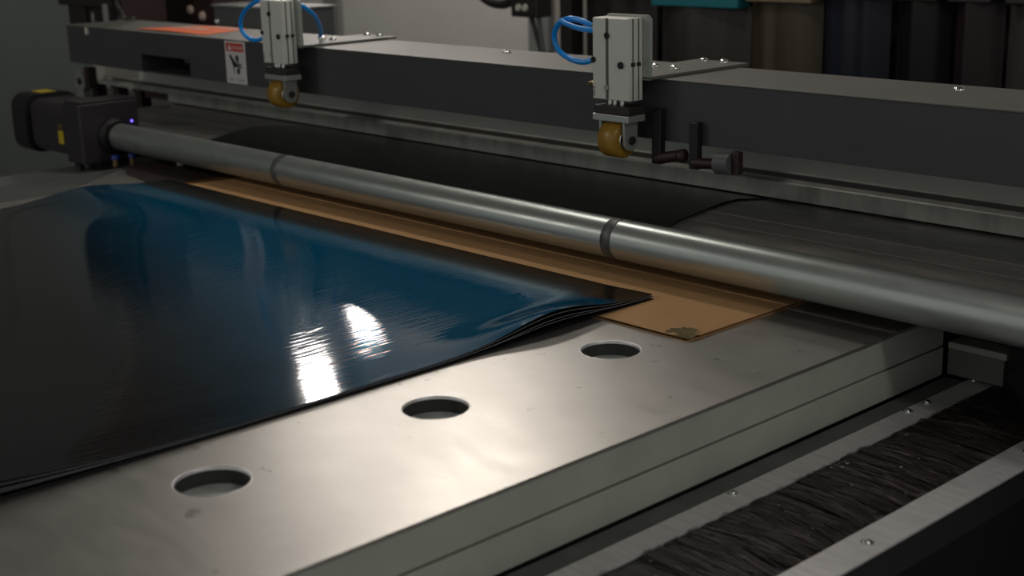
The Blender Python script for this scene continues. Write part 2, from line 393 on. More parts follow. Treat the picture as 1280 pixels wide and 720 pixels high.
sd = MB().box(CX1 - 0.006, CX1 - 0.0008, CY0 + 0.03, CY1 - 0.01, 0.0012, 0.0052); obj('fluting', sd, 'card_edge', cb)
obj('fluting', MB().box(CX0 + 0.01, CX1 - 0.02, CY0 + 0.032, CY1 - 0.01, 0.0012, 0.0052), 'card_edge', cb)
# the crushed corner: a torn liner flap, crumpled
rc = random.Random(11); cr = MB(); g = 9; vs = []
for i in range(g + 1):
    for j in range(g + 1):
        u, v = i / g, j / g
        px = CX1 - 0.056 + 0.0555 * u; py = CY0 + 0.001 + 0.062 * v * (0.45 + 0.55 * u)
        z = 0.0046 + 0.0030 * rc.random() + 0.004 * v * (1 - u)
        if u + v > 1.45: z -= 0.001
        if v < 0.2: z -= 0.0025 * u
        vs.append((px + 0.002 * rc.random(), py + 0.002 * rc.random(), max(z, 0.0016)))
fs = [(i * (g + 1) + j, (i + 1) * (g + 1) + j, (i + 1) * (g + 1) + j + 1, i * (g + 1) + j + 1) for i in range(g) for j in range(g) if not (i < 2 and j > 6)]
cr.add(vs, fs); obj('crushed_corner', cr, 'card_torn', cb, label='torn crushed corner of the cardboard')
# dark board beside it
br = MB().prism([(-3.74, 1.90), (-3.62, 1.845), (-3.47, 1.825), (-3.365, 1.85), (-3.365, 2.06), (-3.74, 2.06)], 'z', 0.0005, 0.004)
tag(obj('dark_board', br, 'board_brown'), 'dark brown board under the far left end of the roller', 'board')

# ------------------------------------------------------------------ stack of printed sheets
SX0, SX1, SY0, SY1 = -3.385, -1.625, 0.20, 1.848
NS = 5; TH = 0.0009
names = ['bottom sheet of the black stack, lying on the bed and cardboard', 'second sheet from the bottom of the curling black stack',
         'middle sheet of the curling black stack', 'black sheet directly beneath the glossy blue one', 'topmost sheet of the stack, printed glossy dark blue']
def sheet_z(k, x, y):
    fr = (0.14, 0.36, 0.58, 0.80, 1.0)[k]
    w = max(0.0, min(1.0, (x - (SX1 - 0.12)) / 0.12)); w = w * w * (3 - 2 * w)
    wl_ = max(0.0, min(1.0, ((SX0 + 0.6) - x) / 0.6)); wl_ = wl_ * wl_ * (3 - 2 * wl_)
    wt = max(w, 0.75 * wl_)
    h = fr * (HUMP_(y) * wt + LOW_(y) * (1 - wt))
    q = max(0.0, min(1.0, (y - 1.45) / 0.25)); u = 0.35 + 0.65 * q * q * (3 - 2 * q)
    return 0.0003 + 0.0063 * u + k * (TH + 0.00015) + h
_hc = {}
def front(y): return 0.044 * max(0.0, min(1.0, (0.98 - y) / 0.55)) ** 2
def HUMP_(y): return 0.028 * math.exp(-((y - 1.595) / 0.135) ** 2) + 0.003 * max(0.0, (y - 1.7) / 0.15) + front(y)
def LOW_(y): return 0.001 + front(y)
def make_sheet(k):
    nx, ny = 44, 110
    dx = (0.004, -0.003, 0.002, -0.001, 0.0)[k]; dy = (-0.002, -0.003, 0.0, -0.002, 0.0)[k]
    xs = [SX0 + (SX1 + dx - SX0) * (1 - (1 - i / nx) ** 1.6) for i in range(nx + 1)]
    ys = [SY0 + (SY1 + dy - SY0) * j / ny for j in range(ny + 1)]
    top = [(x, y, sheet_z(k, x, y) + TH) for x in xs for y in ys]
    bot = [(x, y, z - TH) for x, y, z in top]
    q = ny + 1
    F = [(i * q + j, (i + 1) * q + j, (i + 1) * q + j + 1, i * q + j + 1) for i in range(nx) for j in range(ny)]
    face = MB().add(top, F, True)
    under = MB().add(bot, [f[::-1] for f in F], True)
    loop = [i * q for i in range(nx + 1)] + [nx * q + j for j in range(1, ny + 1)] + [i * q + ny for i in range(nx - 1, -1, -1)] + [j for j in range(ny - 1, 0, -1)]
    n = len(loop)
    side = MB().add([top[i] for i in loop] + [bot[i] for i in loop], [(a, n + a, n + (a + 1) % n, (a + 1) % n) for a in range(n)])
    return face, under, side
for k in range(NS):
    face, under, side = make_sheet(k)
    t = thing('printing_sheet', names[k], 'sheet', ((SX0 + SX1) / 2, 1.0, 0.0), 'flexible sheets stacked on the bed')
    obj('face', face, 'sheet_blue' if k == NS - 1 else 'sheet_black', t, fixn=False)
    obj('underside', under, 'sheet_black', t, fixn=False)
    obj('cut_edge', side, 'sheet_grey_edge' if k in (1, 2, 3) else 'sheet_black', t, fixn=False)

# ------------------------------------------------------------------ pinch roller
RY, RZ, RR = 1.952, 0.0735, 0.040
rol = thing('steel_roller', 'long polished steel roller lying across the whole bed', 'roller', (-2.3, RY, 0.03))
obj('roller_tube', MB().lathe((-3.845, RY, RZ), (1, 0, 0), [(0, RR - 0.004), (0.004, RR), (3.05, RR), (3.054, RR - 0.004)], 96), 'roller_steel', rol)
for xb in (-2.962, -1.806):
    b = obj('worn_band', MB().lathe((xb - 0.0135, RY, RZ), (1, 0, 0), [(0, RR), (0.0006, RR + 0.0005), (0.0264, RR + 0.0005), (0.027, RR)], 96, caps=False), 'roller_band', rol, label='dull dark band around the roller')
obj('journal', MB().cyl((-3.90, RY, RZ), (-3.84, RY, RZ), 0.018), 'journal', rol)
obj('journal', MB().cyl((-0.80, RY, RZ), (-0.70, RY, RZ), 0.018), 'journal', rol)

# ------------------------------------------------------------------ gear motor at the roller's left end
gm = thing('gear_motor', 'dark purple gear motor driving the left end of the roller', 'motor', (-4.0, 1.93, -0.01))
gb = obj('gearbox', MB().box(-3.985, -3.878, 1.842, 2.035, -0.004, 0.178, 0.006), 'motor_paint', gm)
obj('gearbox_lid', MB().box(-3.98, -3.883, 1.848, 2.03, 0.178, 0.184, 0.002), 'motor_paint', gm)
obj('bearing_flange', MB().lathe((-3.878, RY, RZ), (1, 0, 0), [(0, 0.056), (0.006, 0.056), (0.009, 0.052), (0.009, 0.043), (0.016, 0.043)], 40), 'rubber', gm)
pts = [(-4.31, 0.078), (-4.0, 0.078)]
def rsq(hw, r, n=6):      # rounded square in (y,z)
    out = []
    for cx, cz, a0 in ((hw - r, hw - r, 0), (-hw + r, hw - r, 90), (-hw + r, -hw + r, 180), (hw - r, -hw + r, 270)):
        for i in range(n + 1):
            a = math.radians(a0 + 90 * i / n); out.append((cx + r * math.cos(a), cz + r * math.sin(a)))
    return out
def rprism(mb, hw, r, x0, x1, yc=1.925, zc=0.088):
    return mb.prism([(yc + a, zc + b) for a, b in rsq(hw, r)], 'x', x0, x1)
mbm = MB(); rprism(mbm, 0.080, 0.034, -4.22, -3.986); obj('motor_body', mbm, 'motor_paint', gm)
mbm = MB(); rprism(mbm, 0.071, 0.040, -4.235, -4.221); obj('motor_groove', mbm, 'rubber', gm)
mbm = MB(); rprism(mbm, 0.092, 0.046, -4.335, -4.236); rprism(mbm, 0.080, 0.046, -4.348, -4.335); cap = obj('fan_cap', mbm, 'rubber', gm)
obj('warning_stripe', MB().box(-4.325, -4.25, 1.90, 1.95, 0.1795, 0.1815), 'yellow_tag', gm, label='orange yellow stripe on top of the fan cap')
obj('rating_label', MB().box(-4.035, -4.002, 1.8435, 1.8446, 0.048, 0.088), 'yellow_tag', gm, label='small yellow rating label')
obj('rating_label', MB().box(-4.035, -4.004, 1.8435, 1.8446, 0.094, 0.108), 'brass', gm, label='faded brown label above the yellow one')
obj('status_light', MB().lathe((-3.878, 2.010, 0.112), (1, 0, 0), [(0, 0.0035), (0.002, 0.0035), (0.004, 0.002)], 12), 'led', gm, label='small glowing violet light')
obj('power_cable', MB().tube([(-3.95, 1.86, 0.0), (-3.952, 1.861, -0.012), (-3.946, 1.863, -0.028)], 0.012, 10), 'rubber', gm)
obj('mounting_foot', MB().box(-3.97, -3.885, 1.90, 1.99, -0.0295, -0.005), 'dark_box', gm)
# little push-in fittings under the gearbox
for xx, yy in ((-3.80, 1.905), (-3.79, 1.955)):
    fb = thing('hose_fitting', 'small blue push fitting %s under the gear motor' % ('nearer the cable' if yy < 1.93 else 'nearer the roller'), 'fitting', (xx, yy, -0.005))
    obj('fitting_body', MB().cyl((xx, yy, -0.006), (xx, yy, 0.016), 0.008, 14), 'brass', fb)
    obj('release_ring', MB().lathe((xx, yy, 0.016), (0, 0, 1), [(0, 0.012), (0.010, 0.012), (0.013, 0.008)], 16), 'blue_fit', fb)
fb = thing('white_plug', 'white plastic plug under the left end of the roller', 'plug', (-3.62, 2.02, 0.004))
obj('plug_body', MB().lathe((-3.62, 2.02, 0.004), (0, 0, 1), [(0, 0.012), (0.012, 0.012), (0.016, 0.009)], 16), 'fitting_white', fb)
obj('plug_cap', MB().lathe((-3.62, 2.02, 0.020), (0, 0, 1), [(0, 0.006), (0.008, 0.006)], 12), 'dark_box', fb)

# ------------------------------------------------------------------ gantry beam
BY, BZ0, BZ1, BYB = 2.17, 0.2335, 0.3585, 2.416
beam = thing('gantry_beam', 'long dark grey box beam crossing above the bed behind the roller', 'beam', (-2.2, 2.29, 0.16))
bb = MB()
bb.box(-3.779, 0.6, BY, BYB, BZ0, BZ1); bb.box(-4.590, -4.082, BY, BYB, BZ0, BZ1)
bb.box(-4.082, -3.779, BY, BYB, 0.2895, BZ1); bb.box(-4.082, -3.779, BY, BYB, BZ0, 0.2375)
bb.box(-4.082, -3.779, 2.32, BYB, 0.2375, 0.2895)
bf = obj('beam_body', bb, 'beam_paint', beam)
obj('slot_lining', MB().box(-4.081, -3.780, 2.300, 2.319, 0.238, 0.289), 'void', beam)
obj('slot_block', MB().box(-3.90, -3.781, 2.22, 2.29, 0.268, 0.289), 'box_grey', beam)
obj('beam_lid', MB().box(-4.597, 0.6, BY - 0.003, BYB + 0.004, BZ1, 0.3615, 0.0012), 'lid_paint', beam)
for xx, yy in ((-2.543, 2.346), (-1.314, 2.347), (-3.5, 2.345), (-0.3, 2.345)):
    obj('bolt', dome(MB(), xx, yy, 0.3615, 0.011, 0.008), 'chrome', beam)
obj('end_notch', MB().box(-4.45, -4.43, BY - 0.004, BY, 0.335, 0.358), 'fitting_white', beam, label='small pale clip on the left end of the beam')
obj('beam_foot', MB().box(0.45, 0.58, 2.20, 2.40, FL, BZ0), 'beam_paint', beam)
# warning label glued on the beam's face
def onface(x, z): return (x, BY - 0.0008, z)
lx0, lx1, lz0, lz1 = -3.571, -3.462, 0.2345, 0.3572
lab = obj('warning_label', MB().box(lx0, lx1, BY - 0.0010, BY, lz0, lz1), 'label_white', beam, label='white warning label with red header and crushed hand sign')
obj('red_header', MB().box(lx0 + 0.008, lx1 - 0.009, BY - 0.0014, BY - 0.0010, 0.3275, 0.3515), 'label_red', lab)
tr = MB().prism([(lx0 + 0.015, 0.3315), (lx0 + 0.038, 0.3315), (lx0 + 0.0265, 0.3485)], 'y', BY - 0.0018, BY - 0.0014); obj('alert_triangle', tr, 'label_white', lab)
RX = Matrix.Rotation(PI / 2, 4, 'X')
obj('lettering', text_mb('DANGER', 0.0150, Matrix.Translation((lx0 + 0.068, BY - 0.0016, 0.3385)) @ RX), 'label_white', lab)
pic = MB()   # hand drawn into gears: arm, palm, four fingers, two toothed wheels
def bar(u0, v0, u1, v1, w0, w1=None):
    w1 = w0 if w1 is None else w1; a = Vector((u0, v0)); b = Vector((u1, v1)); d = (b - a).normalized(); nn = Vector((-d.y, d.x))
    pic.prism([tuple(a + nn * w0), tuple(a - nn * w0), tuple(b - nn * w1), tuple(b + nn * w1)], 'y', BY - 0.0014, BY - 0.0010)
cx = (lx0 + lx1) / 2
bar(cx - 0.030, 0.3170, cx - 0.012, 0.2960, 0.0050, 0.0065); bar(cx - 0.014, 0.2985, cx - 0.004, 0.2840, 0.0085, 0.0075)
bar(cx - 0.006, 0.2935, cx + 0.018, 0.2985, 0.0022); bar(cx - 0.004, 0.2890, cx + 0.030, 0.2915, 0.0024); bar(cx - 0.004, 0.2855, cx + 0.031, 0.2830, 0.0024)
bar(cx - 0.012, 0.2850, cx - 0.011, 0.2620, 0.0022, 0.0014)
def gear(u, v, r, n):
    P = []
    for i in range(n * 4):
        a = 2 * PI * i / (n * 4); q = r if i % 4 < 2 else r * 0.76; P.append((u + q * math.cos(a), v + q * math.sin(a)))
    pic.prism(P, 'y', BY - 0.0014, BY - 0.0010)
gear(cx + 0.008, 0.3085, 0.0105, 8); gear(cx + 0.012, 0.2715, 0.0105, 8)
obj('hand_sign', pic, 'label_ink', lab)
fine = MB(); fine.box(lx0 + 0.006, lx1 - 0.006, BY - 0.0013, BY - 0.0010, 0.2530, 0.2537)
for a, b_, z in ((0.012, 0.044, 0.2430), (0.056, 0.098, 0.2430), (0.012, 0.040, 0.2462), (0.052, 0.094, 0.2462)):
    fine.box(lx0 + a, lx0 + b_, BY - 0.0013, BY - 0.0010, z, z + 0.0022)
obj('fine_print', fine, 'label_grey', lab)

# orange tape sheet lying on the lid
ot = thing('orange_sheet', 'bright orange striped sheet lying on the left of the beam', 'sheet', (-3.95, 2.3, 0.362))
P4 = [Vector((-4.16, 2.206)), Vector((-3.735, 2.204)), Vector((-3.815, 2.405)), Vector((-4.06, 2.390))]
def bil(u, v): return (P4[0] * (1 - u) + P4[1] * u) * (1 - v) + (P4[3] * (1 - u) + P4[2] * u) * v
def patch(u0, u1, v0, v1, z0, th):
    n_ = 14; vs = []
    for lay in (0, th):
        for i in range(n_ + 1):
            for v in (v0, v1):
                p = bil(u0 + (u1 - u0) * i / n_, v); vs.append((p.x, p.y, z0 + lay + 0.0012 * (1 + math.sin(4 * (u0 + (u1 - u0) * i / n_)))))
    k = 2 * (n_ + 1); fs = []
    for i in range(n_):
        a = 2 * i; fs += [(a, a + 1, a + 3, a + 2), (k + a, k + a + 2, k + a + 3, k + a + 1), (a, a + 2, k + a + 2, k + a), (a + 1, k + a + 1, k + a + 3, a + 3)]
    fs += [(0, k, k + 1, 1), (2 * n_, 2 * n_ + 1, k + 2 * n_ + 1, k + 2 * n_)]
    return MB().add(vs, fs)
obj('film', patch(0, 1, 0, 1, 0.3617, 0.0012), 'orange_tag', ot)
obj('pale_stripe', patch(0.05, 0.62, 0.46, 0.62, 0.3629, 0.0006), 'stripe_pale', ot)
obj('pale_stripe', patch(0.30, 1.0, 0.84, 0.93, 0.3629, 0.0006), 'stripe_pale', ot)

# ------------------------------------------------------------------ press units
def hose_z(pts, y): return [(x, y + dy, z) for x, z, dy in pts]
def make_press(cx_, label):
    OX, OY = cx_, 2.11
    p = thing('press_cylinder', label, 'pneumatic cylinder', (OX, OY, 0.20), 'pressing cylinders on the beam')
    X = lambda a: OX + a
    yb_, yf = 2.128, 2.088
    body = obj('cylinder_body', MB().box(X(-.050), X(.050), yf, yb_, 0.3205, 0.4875, 0.0018), 'cyl_alu', p)
    obj('front_ridge', MB().box(X(-.0485), X(-.014), yf - 0.004, yf, 0.3215, 0.4865, 0.0012), 'cyl_alu', body)
    obj('front_ridge', MB().box(X(-.006), X(.0485), yf - 0.0025, yf, 0.3215, 0.4865, 0.0012), 'cyl_alu', body)
    obj('front_groove', MB().box(X(-.0138), X(-.0062), yf - 0.0008, yf - 0.0001, 0.322, 0.486), 'cyl_slot', body)
    sl = MB()
    for y0 in (2.0985, 2.1155): sl.box(X(.0495), X(.0506), y0 - 0.0018, y0 + 0.0018, 0.322, 0.486)
    obj('sensor_slot', sl, 'cyl_slot', body)
    for a, z, r in ((-.008, 0.452, 0.0062), (.030, 0.3935, 0.0072), (-.046, 0.4015, 0.0062)):
        s_ = MB().lathe((X(a), yf - 0.004, z), (0, -1, 0), [(0, r), (0.003, r), (0.003, r * .55), (0.001, r * .5)], 16)
        obj('socket_screw', s_, 'screw_black', body)
    obj('front_bore', MB().lathe((X(-.010), yf - 0.004, 0.346), (0, -1, 0), [(0, 0.006), (0.002, 0.006), (0.002, 0.0035), (0.0002, 0.003)], 16), 'cyl_alu_side', body)
    cl = MB().box(X(.048), X(.0525), 2.093, 2.103, 0.391, 0.399); cl.box(X(.048), X(.0525), 2.110, 2.120, 0.391, 0.399)
    obj('sensor_clamp', cl, 'screw_black', body)
    tx = MB()
    for i, z in enumerate((0.327, 0.332, 0.337, 0.343)): tx.box(X(-.0462), X(-.0425), yf - 0.00435, yf - 0.004, z, z + 0.0032)
    obj('maker_lettering', tx, 'cyl_slot', body)
    # holding bracket: upright behind the body and a foot bolted on the lid
    bk = obj('bracket', MB().prism([(X(-.055), 0.3615), (X(-.055), 0.482), (X(-.047), 0.492), (X(.060), 0.492), (X(.068), 0.484), (X(.068), 0.3615)], 'y', yb_ + 0.0005, yb_ + 0.0095), 'cyl_alu_side', p)
    obj('bracket_foot', MB().box(X(-.075), X(.069), yb_ + 0.0005, 2.452, 0.3619, 0.3685, 0.001), 'lid_paint', bk)
    for bx, by in ((.010, 2.275), (-.050, 2.282), (.020, 2.430), (-.035, 2.428)):
        obj('bolt', dome(MB(), X(bx), by, 0.3685, 0.0105, 0.0075), 'chrome', bk)
    # rods, tool block, fork, wheel
    for a, r in ((-.018, 0.0060), (-.004, 0.0060), (.016, 0.0060)):
        obj('guide_rod', MB().cyl((X(a), 2.104, 0.306), (X(a), 2.104, 0.322), r, 14), 'chrome', p)
    obj('tool_block', MB().box(X(-.048), X(.050), 2.086, 2.134, 0.2915, 0.3085, 0.0015), 'block_dark', p)
    fk = obj('fork_plate', MB().box(X(-.0505), X(.050), 2.084, 2.136, 0.2765, 0.2905, 0.0012), 'fork_metal', p)
    for sx in (-.0375, .0285):
        q = []
        for i in range(13):
            a = PI + PI * i / 12; q.append((2.110 + 0.019 * math.cos(a), 0.234 + 0.019 * math.sin(a)))
        q += [(2.130, 0.2765), (2.090, 0.2765)]
        obj('fork_leg', MB().prism(q, 'x', X(sx), X(sx + .006)), 'fork_metal', fk)
    wy, wz, wr = 2.110, 0.2375, 0.0385
    wh = obj('wheel_tyre', MB().lathe((X(-.029), wy, wz), (1, 0, 0), [(0, 0.020), (0, wr - .004), (0.004, wr), (0.046, wr), (0.050, wr - .004), (0.050, 0.020)], 48, caps=False), 'amber', p, label='amber plastic tyre of the wheel')
    obj('wheel_hub', MB().lathe((X(-.030), wy, wz), (1, 0, 0), [(0, 0.008), (0, 0.021), (0.052, 0.021), (0.052, 0.016), (0.049, 0.013), (0.049, 0.008)], 32), 'chrome', wh)
    obj('axle_bolt', MB().lathe((X(-.040), wy, wz), (1, 0, 0), [(0, 0.009), (0.004, 0.009), (0.006, 0.006), (0.07, 0.006), (0.0745, 0.009), (0.080, 0.009)], 16), 'block_dark', p)
    # ports with fittings on the left side
    for z in (0.4655, 0.347):
        ft = obj('port_fitting', MB().lathe((X(-.0495), 2.108, z), (-1, 0, 0), [(0, 0.0085), (0.010, 0.0085), (0.012, 0.007), (0.016, 0.007)], 14), 'fitting_white', p)
        obj('brass_end', MB().lathe((X(-.0655), 2.108, z), (-1, 0, 0), [(0, 0.006), (0.010, 0.006), (0.010, 0.0045), (0.016, 0.0045)], 12), 'brass', ft)
    for z in (0.441, 0.374):
        obj('port_plug', MB().lathe((X(-.0495), 2.108, z), (-1, 0, 0), [(0, 0.008), (0.004, 0.008), (0.0055, 0.005)], 14), 'fitting_white', p)
    return p
pr = make_press(-1.950, 'nearer pressing cylinder with amber wheel, its blue hose coiled in a full ring')
pl = copy_tree(pr); pl.location.x -= 1.237
pl['label'] = 'farther pressing cylinder with amber wheel, beside the white warning label'
def hose(parent, pts, r=0.0046):
    off = parent.location - ORG['press_cylinder']
    mb_ = MB().tube(pts, r, 10, 7)
    mb_.v = [tuple(Vector(v) - parent.location) for v in mb_.v]
    me = bpy.data.meshes.new('air_hose'); me.from_pydata(mb_.v, [], mb_.f); me.polygons.foreach_set('use_smooth', mb_.sm); me.materials.append(M['hose_blue'])
    o = bpy.data.objects.new('air_hose', me); COL.objects.link(o); o.parent = parent; o['label'] = 'bright blue air hose'; return o
hose(pr, [(-2.021, 2.108, 0.4665), (-2.050, 2.106, 0.4765), (-2.085, 2.104, 0.4795), (-2.117, 2.106, 0.469), (-2.137, 2.110, 0.443), (-2.130, 2.114, 0.412), (-2.098, 2.118, 0.394), (-2.058, 2.122, 0.389), (-2.025, 2.130, 0.402), (-2.003, 2.142, 0.424), (-1.990, 2.150, 0.452)], 0.0060)
hose(pr, [(-2.098, 2.090, 0.4765), (-2.080, 2.091, 0.470), (-2.055, 2.094, 0.4635), (-2.030, 2.098, 0.460), (-2.000, 2.104, 0.4585)], 0.0058)
hose(pl, [(-3.253, 2.108, 0.4655), (-3.236, 2.103, 0.480), (-3.262, 2.100, 0.4845), (-3.320, 2.102, 0.466), (-3.366, 2.106, 0.437), (-3.379, 2.110, 0.404), (-3.355, 2.112, 0.381), (-3.316, 2.116, 0.374), (-3.283, 2.122, 0.384), (-3.245, 2.134, 0.405), (-3.225, 2.146, 0.43)], 0.0060)
hose(pl, [(-3.135, 2.140, 0.475), (-3.125, 2.150, 0.468), (-3.150, 2.20, 0.440), (-3.205, 2.255, 0.400), (-3.262, 2.292, 0.3625)], 0.0060)

# ------------------------------------------------------------------ guide rail behind, rear plates, rear sheet
rail = thing('guide_rail', 'long stained grey guide rail below the beam, behind the dark sheet', 'rail', (-2.4, 2.5, 0.08))
obj('rail_body', MB().prism([(2.42, 0.0862), (2.42, 0.121), (2.423, 0.124), (2.452, 0.1245), (2.452, 0.138), (2.462, 0.1395), (2.462, 0.0862)], 'x', -4.385, 0.6), 'rail_metal', rail)
obj('rail_end', MB().prism([(2.42, 0.1125), (2.42, 0.121), (2.423, 0.124), (2.452, 0.1245), (2.452, 0.138), (2.462, 0.1395), (2.462, 0.1125)], 'x', -4.92, -4.386), 'rail_metal', rail)
obj('dark_spacer', MB().box(-4.57, -4.39, 2.43, 2.46, 0.0862, 0.112), 'maroon_dark', rail)
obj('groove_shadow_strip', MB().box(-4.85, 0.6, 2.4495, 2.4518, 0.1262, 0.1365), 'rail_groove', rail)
obj('rail_joint', MB().box(-2.676, -2.674, 2.4192, 2.4197, 0.110, 0.1235), 'rail_groove', rail)
obj('back_panel', MB().box(-4.66, 0.6, 2.4625, 2.480, 0.0862, 0.330), 'rail_panel', rail)
obj('rail_body', MB().box(-4.66, 0.6, 2.4805, 2.66, 0.0862, 0.15), 'rail_metal', rail)
# posts beneath the rail's left end
for xx in (-4.97, -4.80, -4.63):
    pp = thing('rail_post', {-4.97: 'dark post under the rail end, farthest from the slot', -4.80: 'middle one of three dark posts under the rail end', -4.63: 'dark post under the rail nearest the rear plates'}[xx], 'post', (xx, 2.46, FL), 'posts under the rail')
    obj('post_shaft', MB().box(xx - 0.022, xx + 0.022, 2.435, 2.475, -0.86, 0.0995), 'maroon_dark', pp)
    obj('post_cap', MB().box(xx - 0.03, xx + 0.03, 2.43, 2.50, 0.100, 0.1122), 'maroon_dark', pp)
    obj('post_foot', MB().box(xx - 0.05, xx + 0.05, 2.42, 2.51, FL, -0.86), 'maroon_dark', pp)
ring = thing('rail_end_bracket', 'pale grey end bracket with a round hole, left of the rail', 'bracket', (-4.96, 2.40, 0.04))
rg = MB(); n = 28
vsr = []
for y in (2.385, 2.418):
    for k in range(n):
        a = 2 * PI * k / n
        vsr += [(-4.985 + 0.040 * math.cos(a), y, 0.118 + 0.040 * math.sin(a)), (-4.985 + 0.016 * math.cos(a), y, 0.118 + 0.016 * math.sin(a))]
fsr = []
for k in range(n):
    a, b = 2 * k, 2 * ((k + 1) % n); N2 = 2 * n
    fsr += [(a, a + 1, b + 1, b), (N2 + a, N2 + b, N2 + b + 1, N2 + a + 1), (a, b, N2 + b, N2 + a), (a + 1, N2 + a + 1, N2 + b + 1, b + 1)]
rg.add(vsr, fsr); rg.box(-5.01, -4.96, 2.385, 2.418, 0.02, 0.080)
obj('eye_plate', rg, 'fork_metal', ring)
obj('eye_pin', MB().cyl((-4.985, 2.38, 0.118), (-4.985, 2.43, 0.118), 0.012, 14), 'maroon_dark', ring)
obj('clamp', MB().box(-4.94, -4.905, 2.385, 2.418, 0.10, 0.175), 'maroon_dark', ring)

fp = thing('feed_table', 'dark grey plate table with two fine bright seams behind the roller', 'machine bed', (-2.4, 2.2, -0.2))
Z = 0.080
for a, b in ((1.998, 2.1595), (2.1625, 2.2440), (2.2470, 2.70)):
    obj('plate', MB().box(-4.36, 0.4, a, b, Z - 0.012, Z, 0.0015), 'feed_plate', fp)
for yy in (2.161, 2.2455):
    obj('glint_strip', MB().box(-4.36, 0.4, yy - 0.0013, yy + 0.0013, Z - 0.011, Z + 0.0004), 'seam_glint', fp)  # pale strips stand in for the seam edges catching light
obj('table_body', MB().box(-4.34, 0.38, 2.21, 2.68, FL, Z - 0.0125), 'dark_box', fp)
obj('mounting_lug', MB().box(-4.33, -4.22, 2.05, 2.16, Z + 0.0005, Z + 0.022, 0.003), 'feed_plate', fp)
obj('mounting_lug', MB().box(-4.20, -4.17, 2.07, 2.12, Z + 0.0005, Z + 0.016, 0.003), 'feed_plate', fp)
obj('gouge', MB().prism([(-1.92, 2.225), (-1.905, 2.23), (-1.845, 2.236), (-1.83, 2.23), (-1.86, 2.222)], 'z', Z + 0.0002, Z + 0.0006), 'rubber', fp)

rear = MB()
# rear sheet: rounded corners, gently arched
outl = [(-3.50, 2.030), (-3.54, 2.108), (-3.60, 2.21), (-3.622, 2.29), (-3.60, 2.335), (-3.56, 2.36), (-3.50, 2.40), (-3.4, 2.419)]
outr = [(-1.76, 2.030), (-1.792, 2.113), (-1.817, 2.225), (-1.838, 2.323), (-1.836, 2.37), (-1.815, 2.398), (-1.80, 2.412), (-1.795, 2.419)]
vs = []; cols = 40
for lay in (0.0025, 0.0):
    for (xl, yl), (xr, yr) in zip(outl, outr):
        for i in range(cols + 1):
            u = i / cols; yy = yl + (yr - yl) * u; xx = xl + (xr - xl) * u
            vs.append((xx, yy, Z + 0.0008 + lay + 0.0022 * math.sin(PI * min(1, max(0, (yy - 2.03) / 0.39)))))
rows = len(outl); q = cols + 1; off = rows * q
fs = [(r * q + i, r * q + i + 1, (r + 1) * q + i + 1, (r + 1) * q + i) for r in range(rows - 1) for i in range(cols)]
fs2 = [tuple(off + j for j in f[::-1]) for f in fs]
loop = [i for i in range(q)] + [r * q + cols for r in range(1, rows)] + [(rows - 1) * q + i for i in range(cols - 1, -1, -1)] + [r * q for r in range(rows - 2, 0, -1)]
nl = len(loop)
rear.add(vs, fs + fs2, True); rear.add([vs[i] for i in loop] + [vs[off + i] for i in loop], [(a, (a + 1) % nl, nl + (a + 1) % nl, nl + a) for a in range(nl)])
tag(obj('rear_sheet', rear, 'rear_sheet'), 'glossy black sheet feeding out behind the steel roller', 'sheet')

# ------------------------------------------------------------------ dark sensor brackets under the beam
def sensor(x, label, big):
    t = thing('sensor_bracket', label, 'bracket', (x, 2.15, 0.19), 'sensor brackets below the beam')
    ys0, ys1 = 2.150, 2.167
    if big:
        obj('upright', MB().box(x - 0.010, x + 0.012, ys0, ys1, 0.186, 0.282, 0.002), 'rubber', t)
        obj('arm', MB().cyl((x, 2.156, 0.199), (x + 0.062, 2.156, 0.203), 0.011, 14), 'maroon_dark', t)
        obj('sensor_barrel', MB().cyl((x + 0.062, 2.156, 0.205), (x + 0.098, 2.156, 0.207), 0.022, 24), 'box_grey', t)
        obj('end_plate', MB().box(x + 0.098, x + 0.116, ys0, ys1, 0.188, 0.2332, 0.002), 'maroon_dark', t)
    else:
        obj('upright', MB().box(x - 0.010, x + 0.014, ys0, ys1, 0.186, 0.30, 0.002), 'rubber', t)
        obj('arm', MB().cyl((x, 2.156, 0.197), (x + 0.06, 2.156, 0.209), 0.012, 14), 'maroon_dark', t)
        obj('knob', MB().lathe((x + 0.058, 2.156, 0.209), (1, 0, 0.1), [(0, 0.010), (0.006, 0.014), (0.016, 0.014), (0.020, 0.009)], 16), 'maroon_dark', t)
    return t
sensor(-1.885, 'dark clamp bracket just right of the nearer amber wheel', False)
sensor(-1.785, 'dark sensor bracket with grey barrel, second from the amber wheel', True)

# ------------------------------------------------------------------ background, left
ct = thing('control_tower', 'dark maroon machine tower behind the left end of the beam', 'machine', (-4.9, 2.5, 0.30))
obj('tower_body', MB().box(-5.09, -4.70, 2.44, 2.62, 0.25, 0.74, 0.004), 'maroon_dark', ct)
obj('mount_arm', MB().box(-4.76, -4.598, 2.36, 2.44, 0.262, 0.30, 0.003), 'dark_box', ct)
obj('tower_side', MB().box(-5.10, -4.97, 2.425, 2.4395, 0.30, 0.74, 0.002), 'dark_box', ct)
obj('tower_head', MB().box(-5.15, -4.72, 2.41, 2.424, 0.398, 0.74, 0.003), 'dark_box', ct)
obj('pale_bar', MB().box(-4.765, -4.742, 2.395, 2.408, 0.33, 0.412, 0.002), 'post_grey', ct, label='upright pale metal bar')
obj('cable', MB().tube([(-4.70, 2.42, 0.45), (-4.69, 2.42, 0.40), (-4.66, 2.42, 0.37), (-4.655, 2.42, 0.32)], 0.010, 8), 'rubber', ct)
obj('small_pin', MB().cyl((-4.87, 2.41, 0.335), (-4.87, 2.41, 0.376), 0.006, 10), 'post_grey', ct)
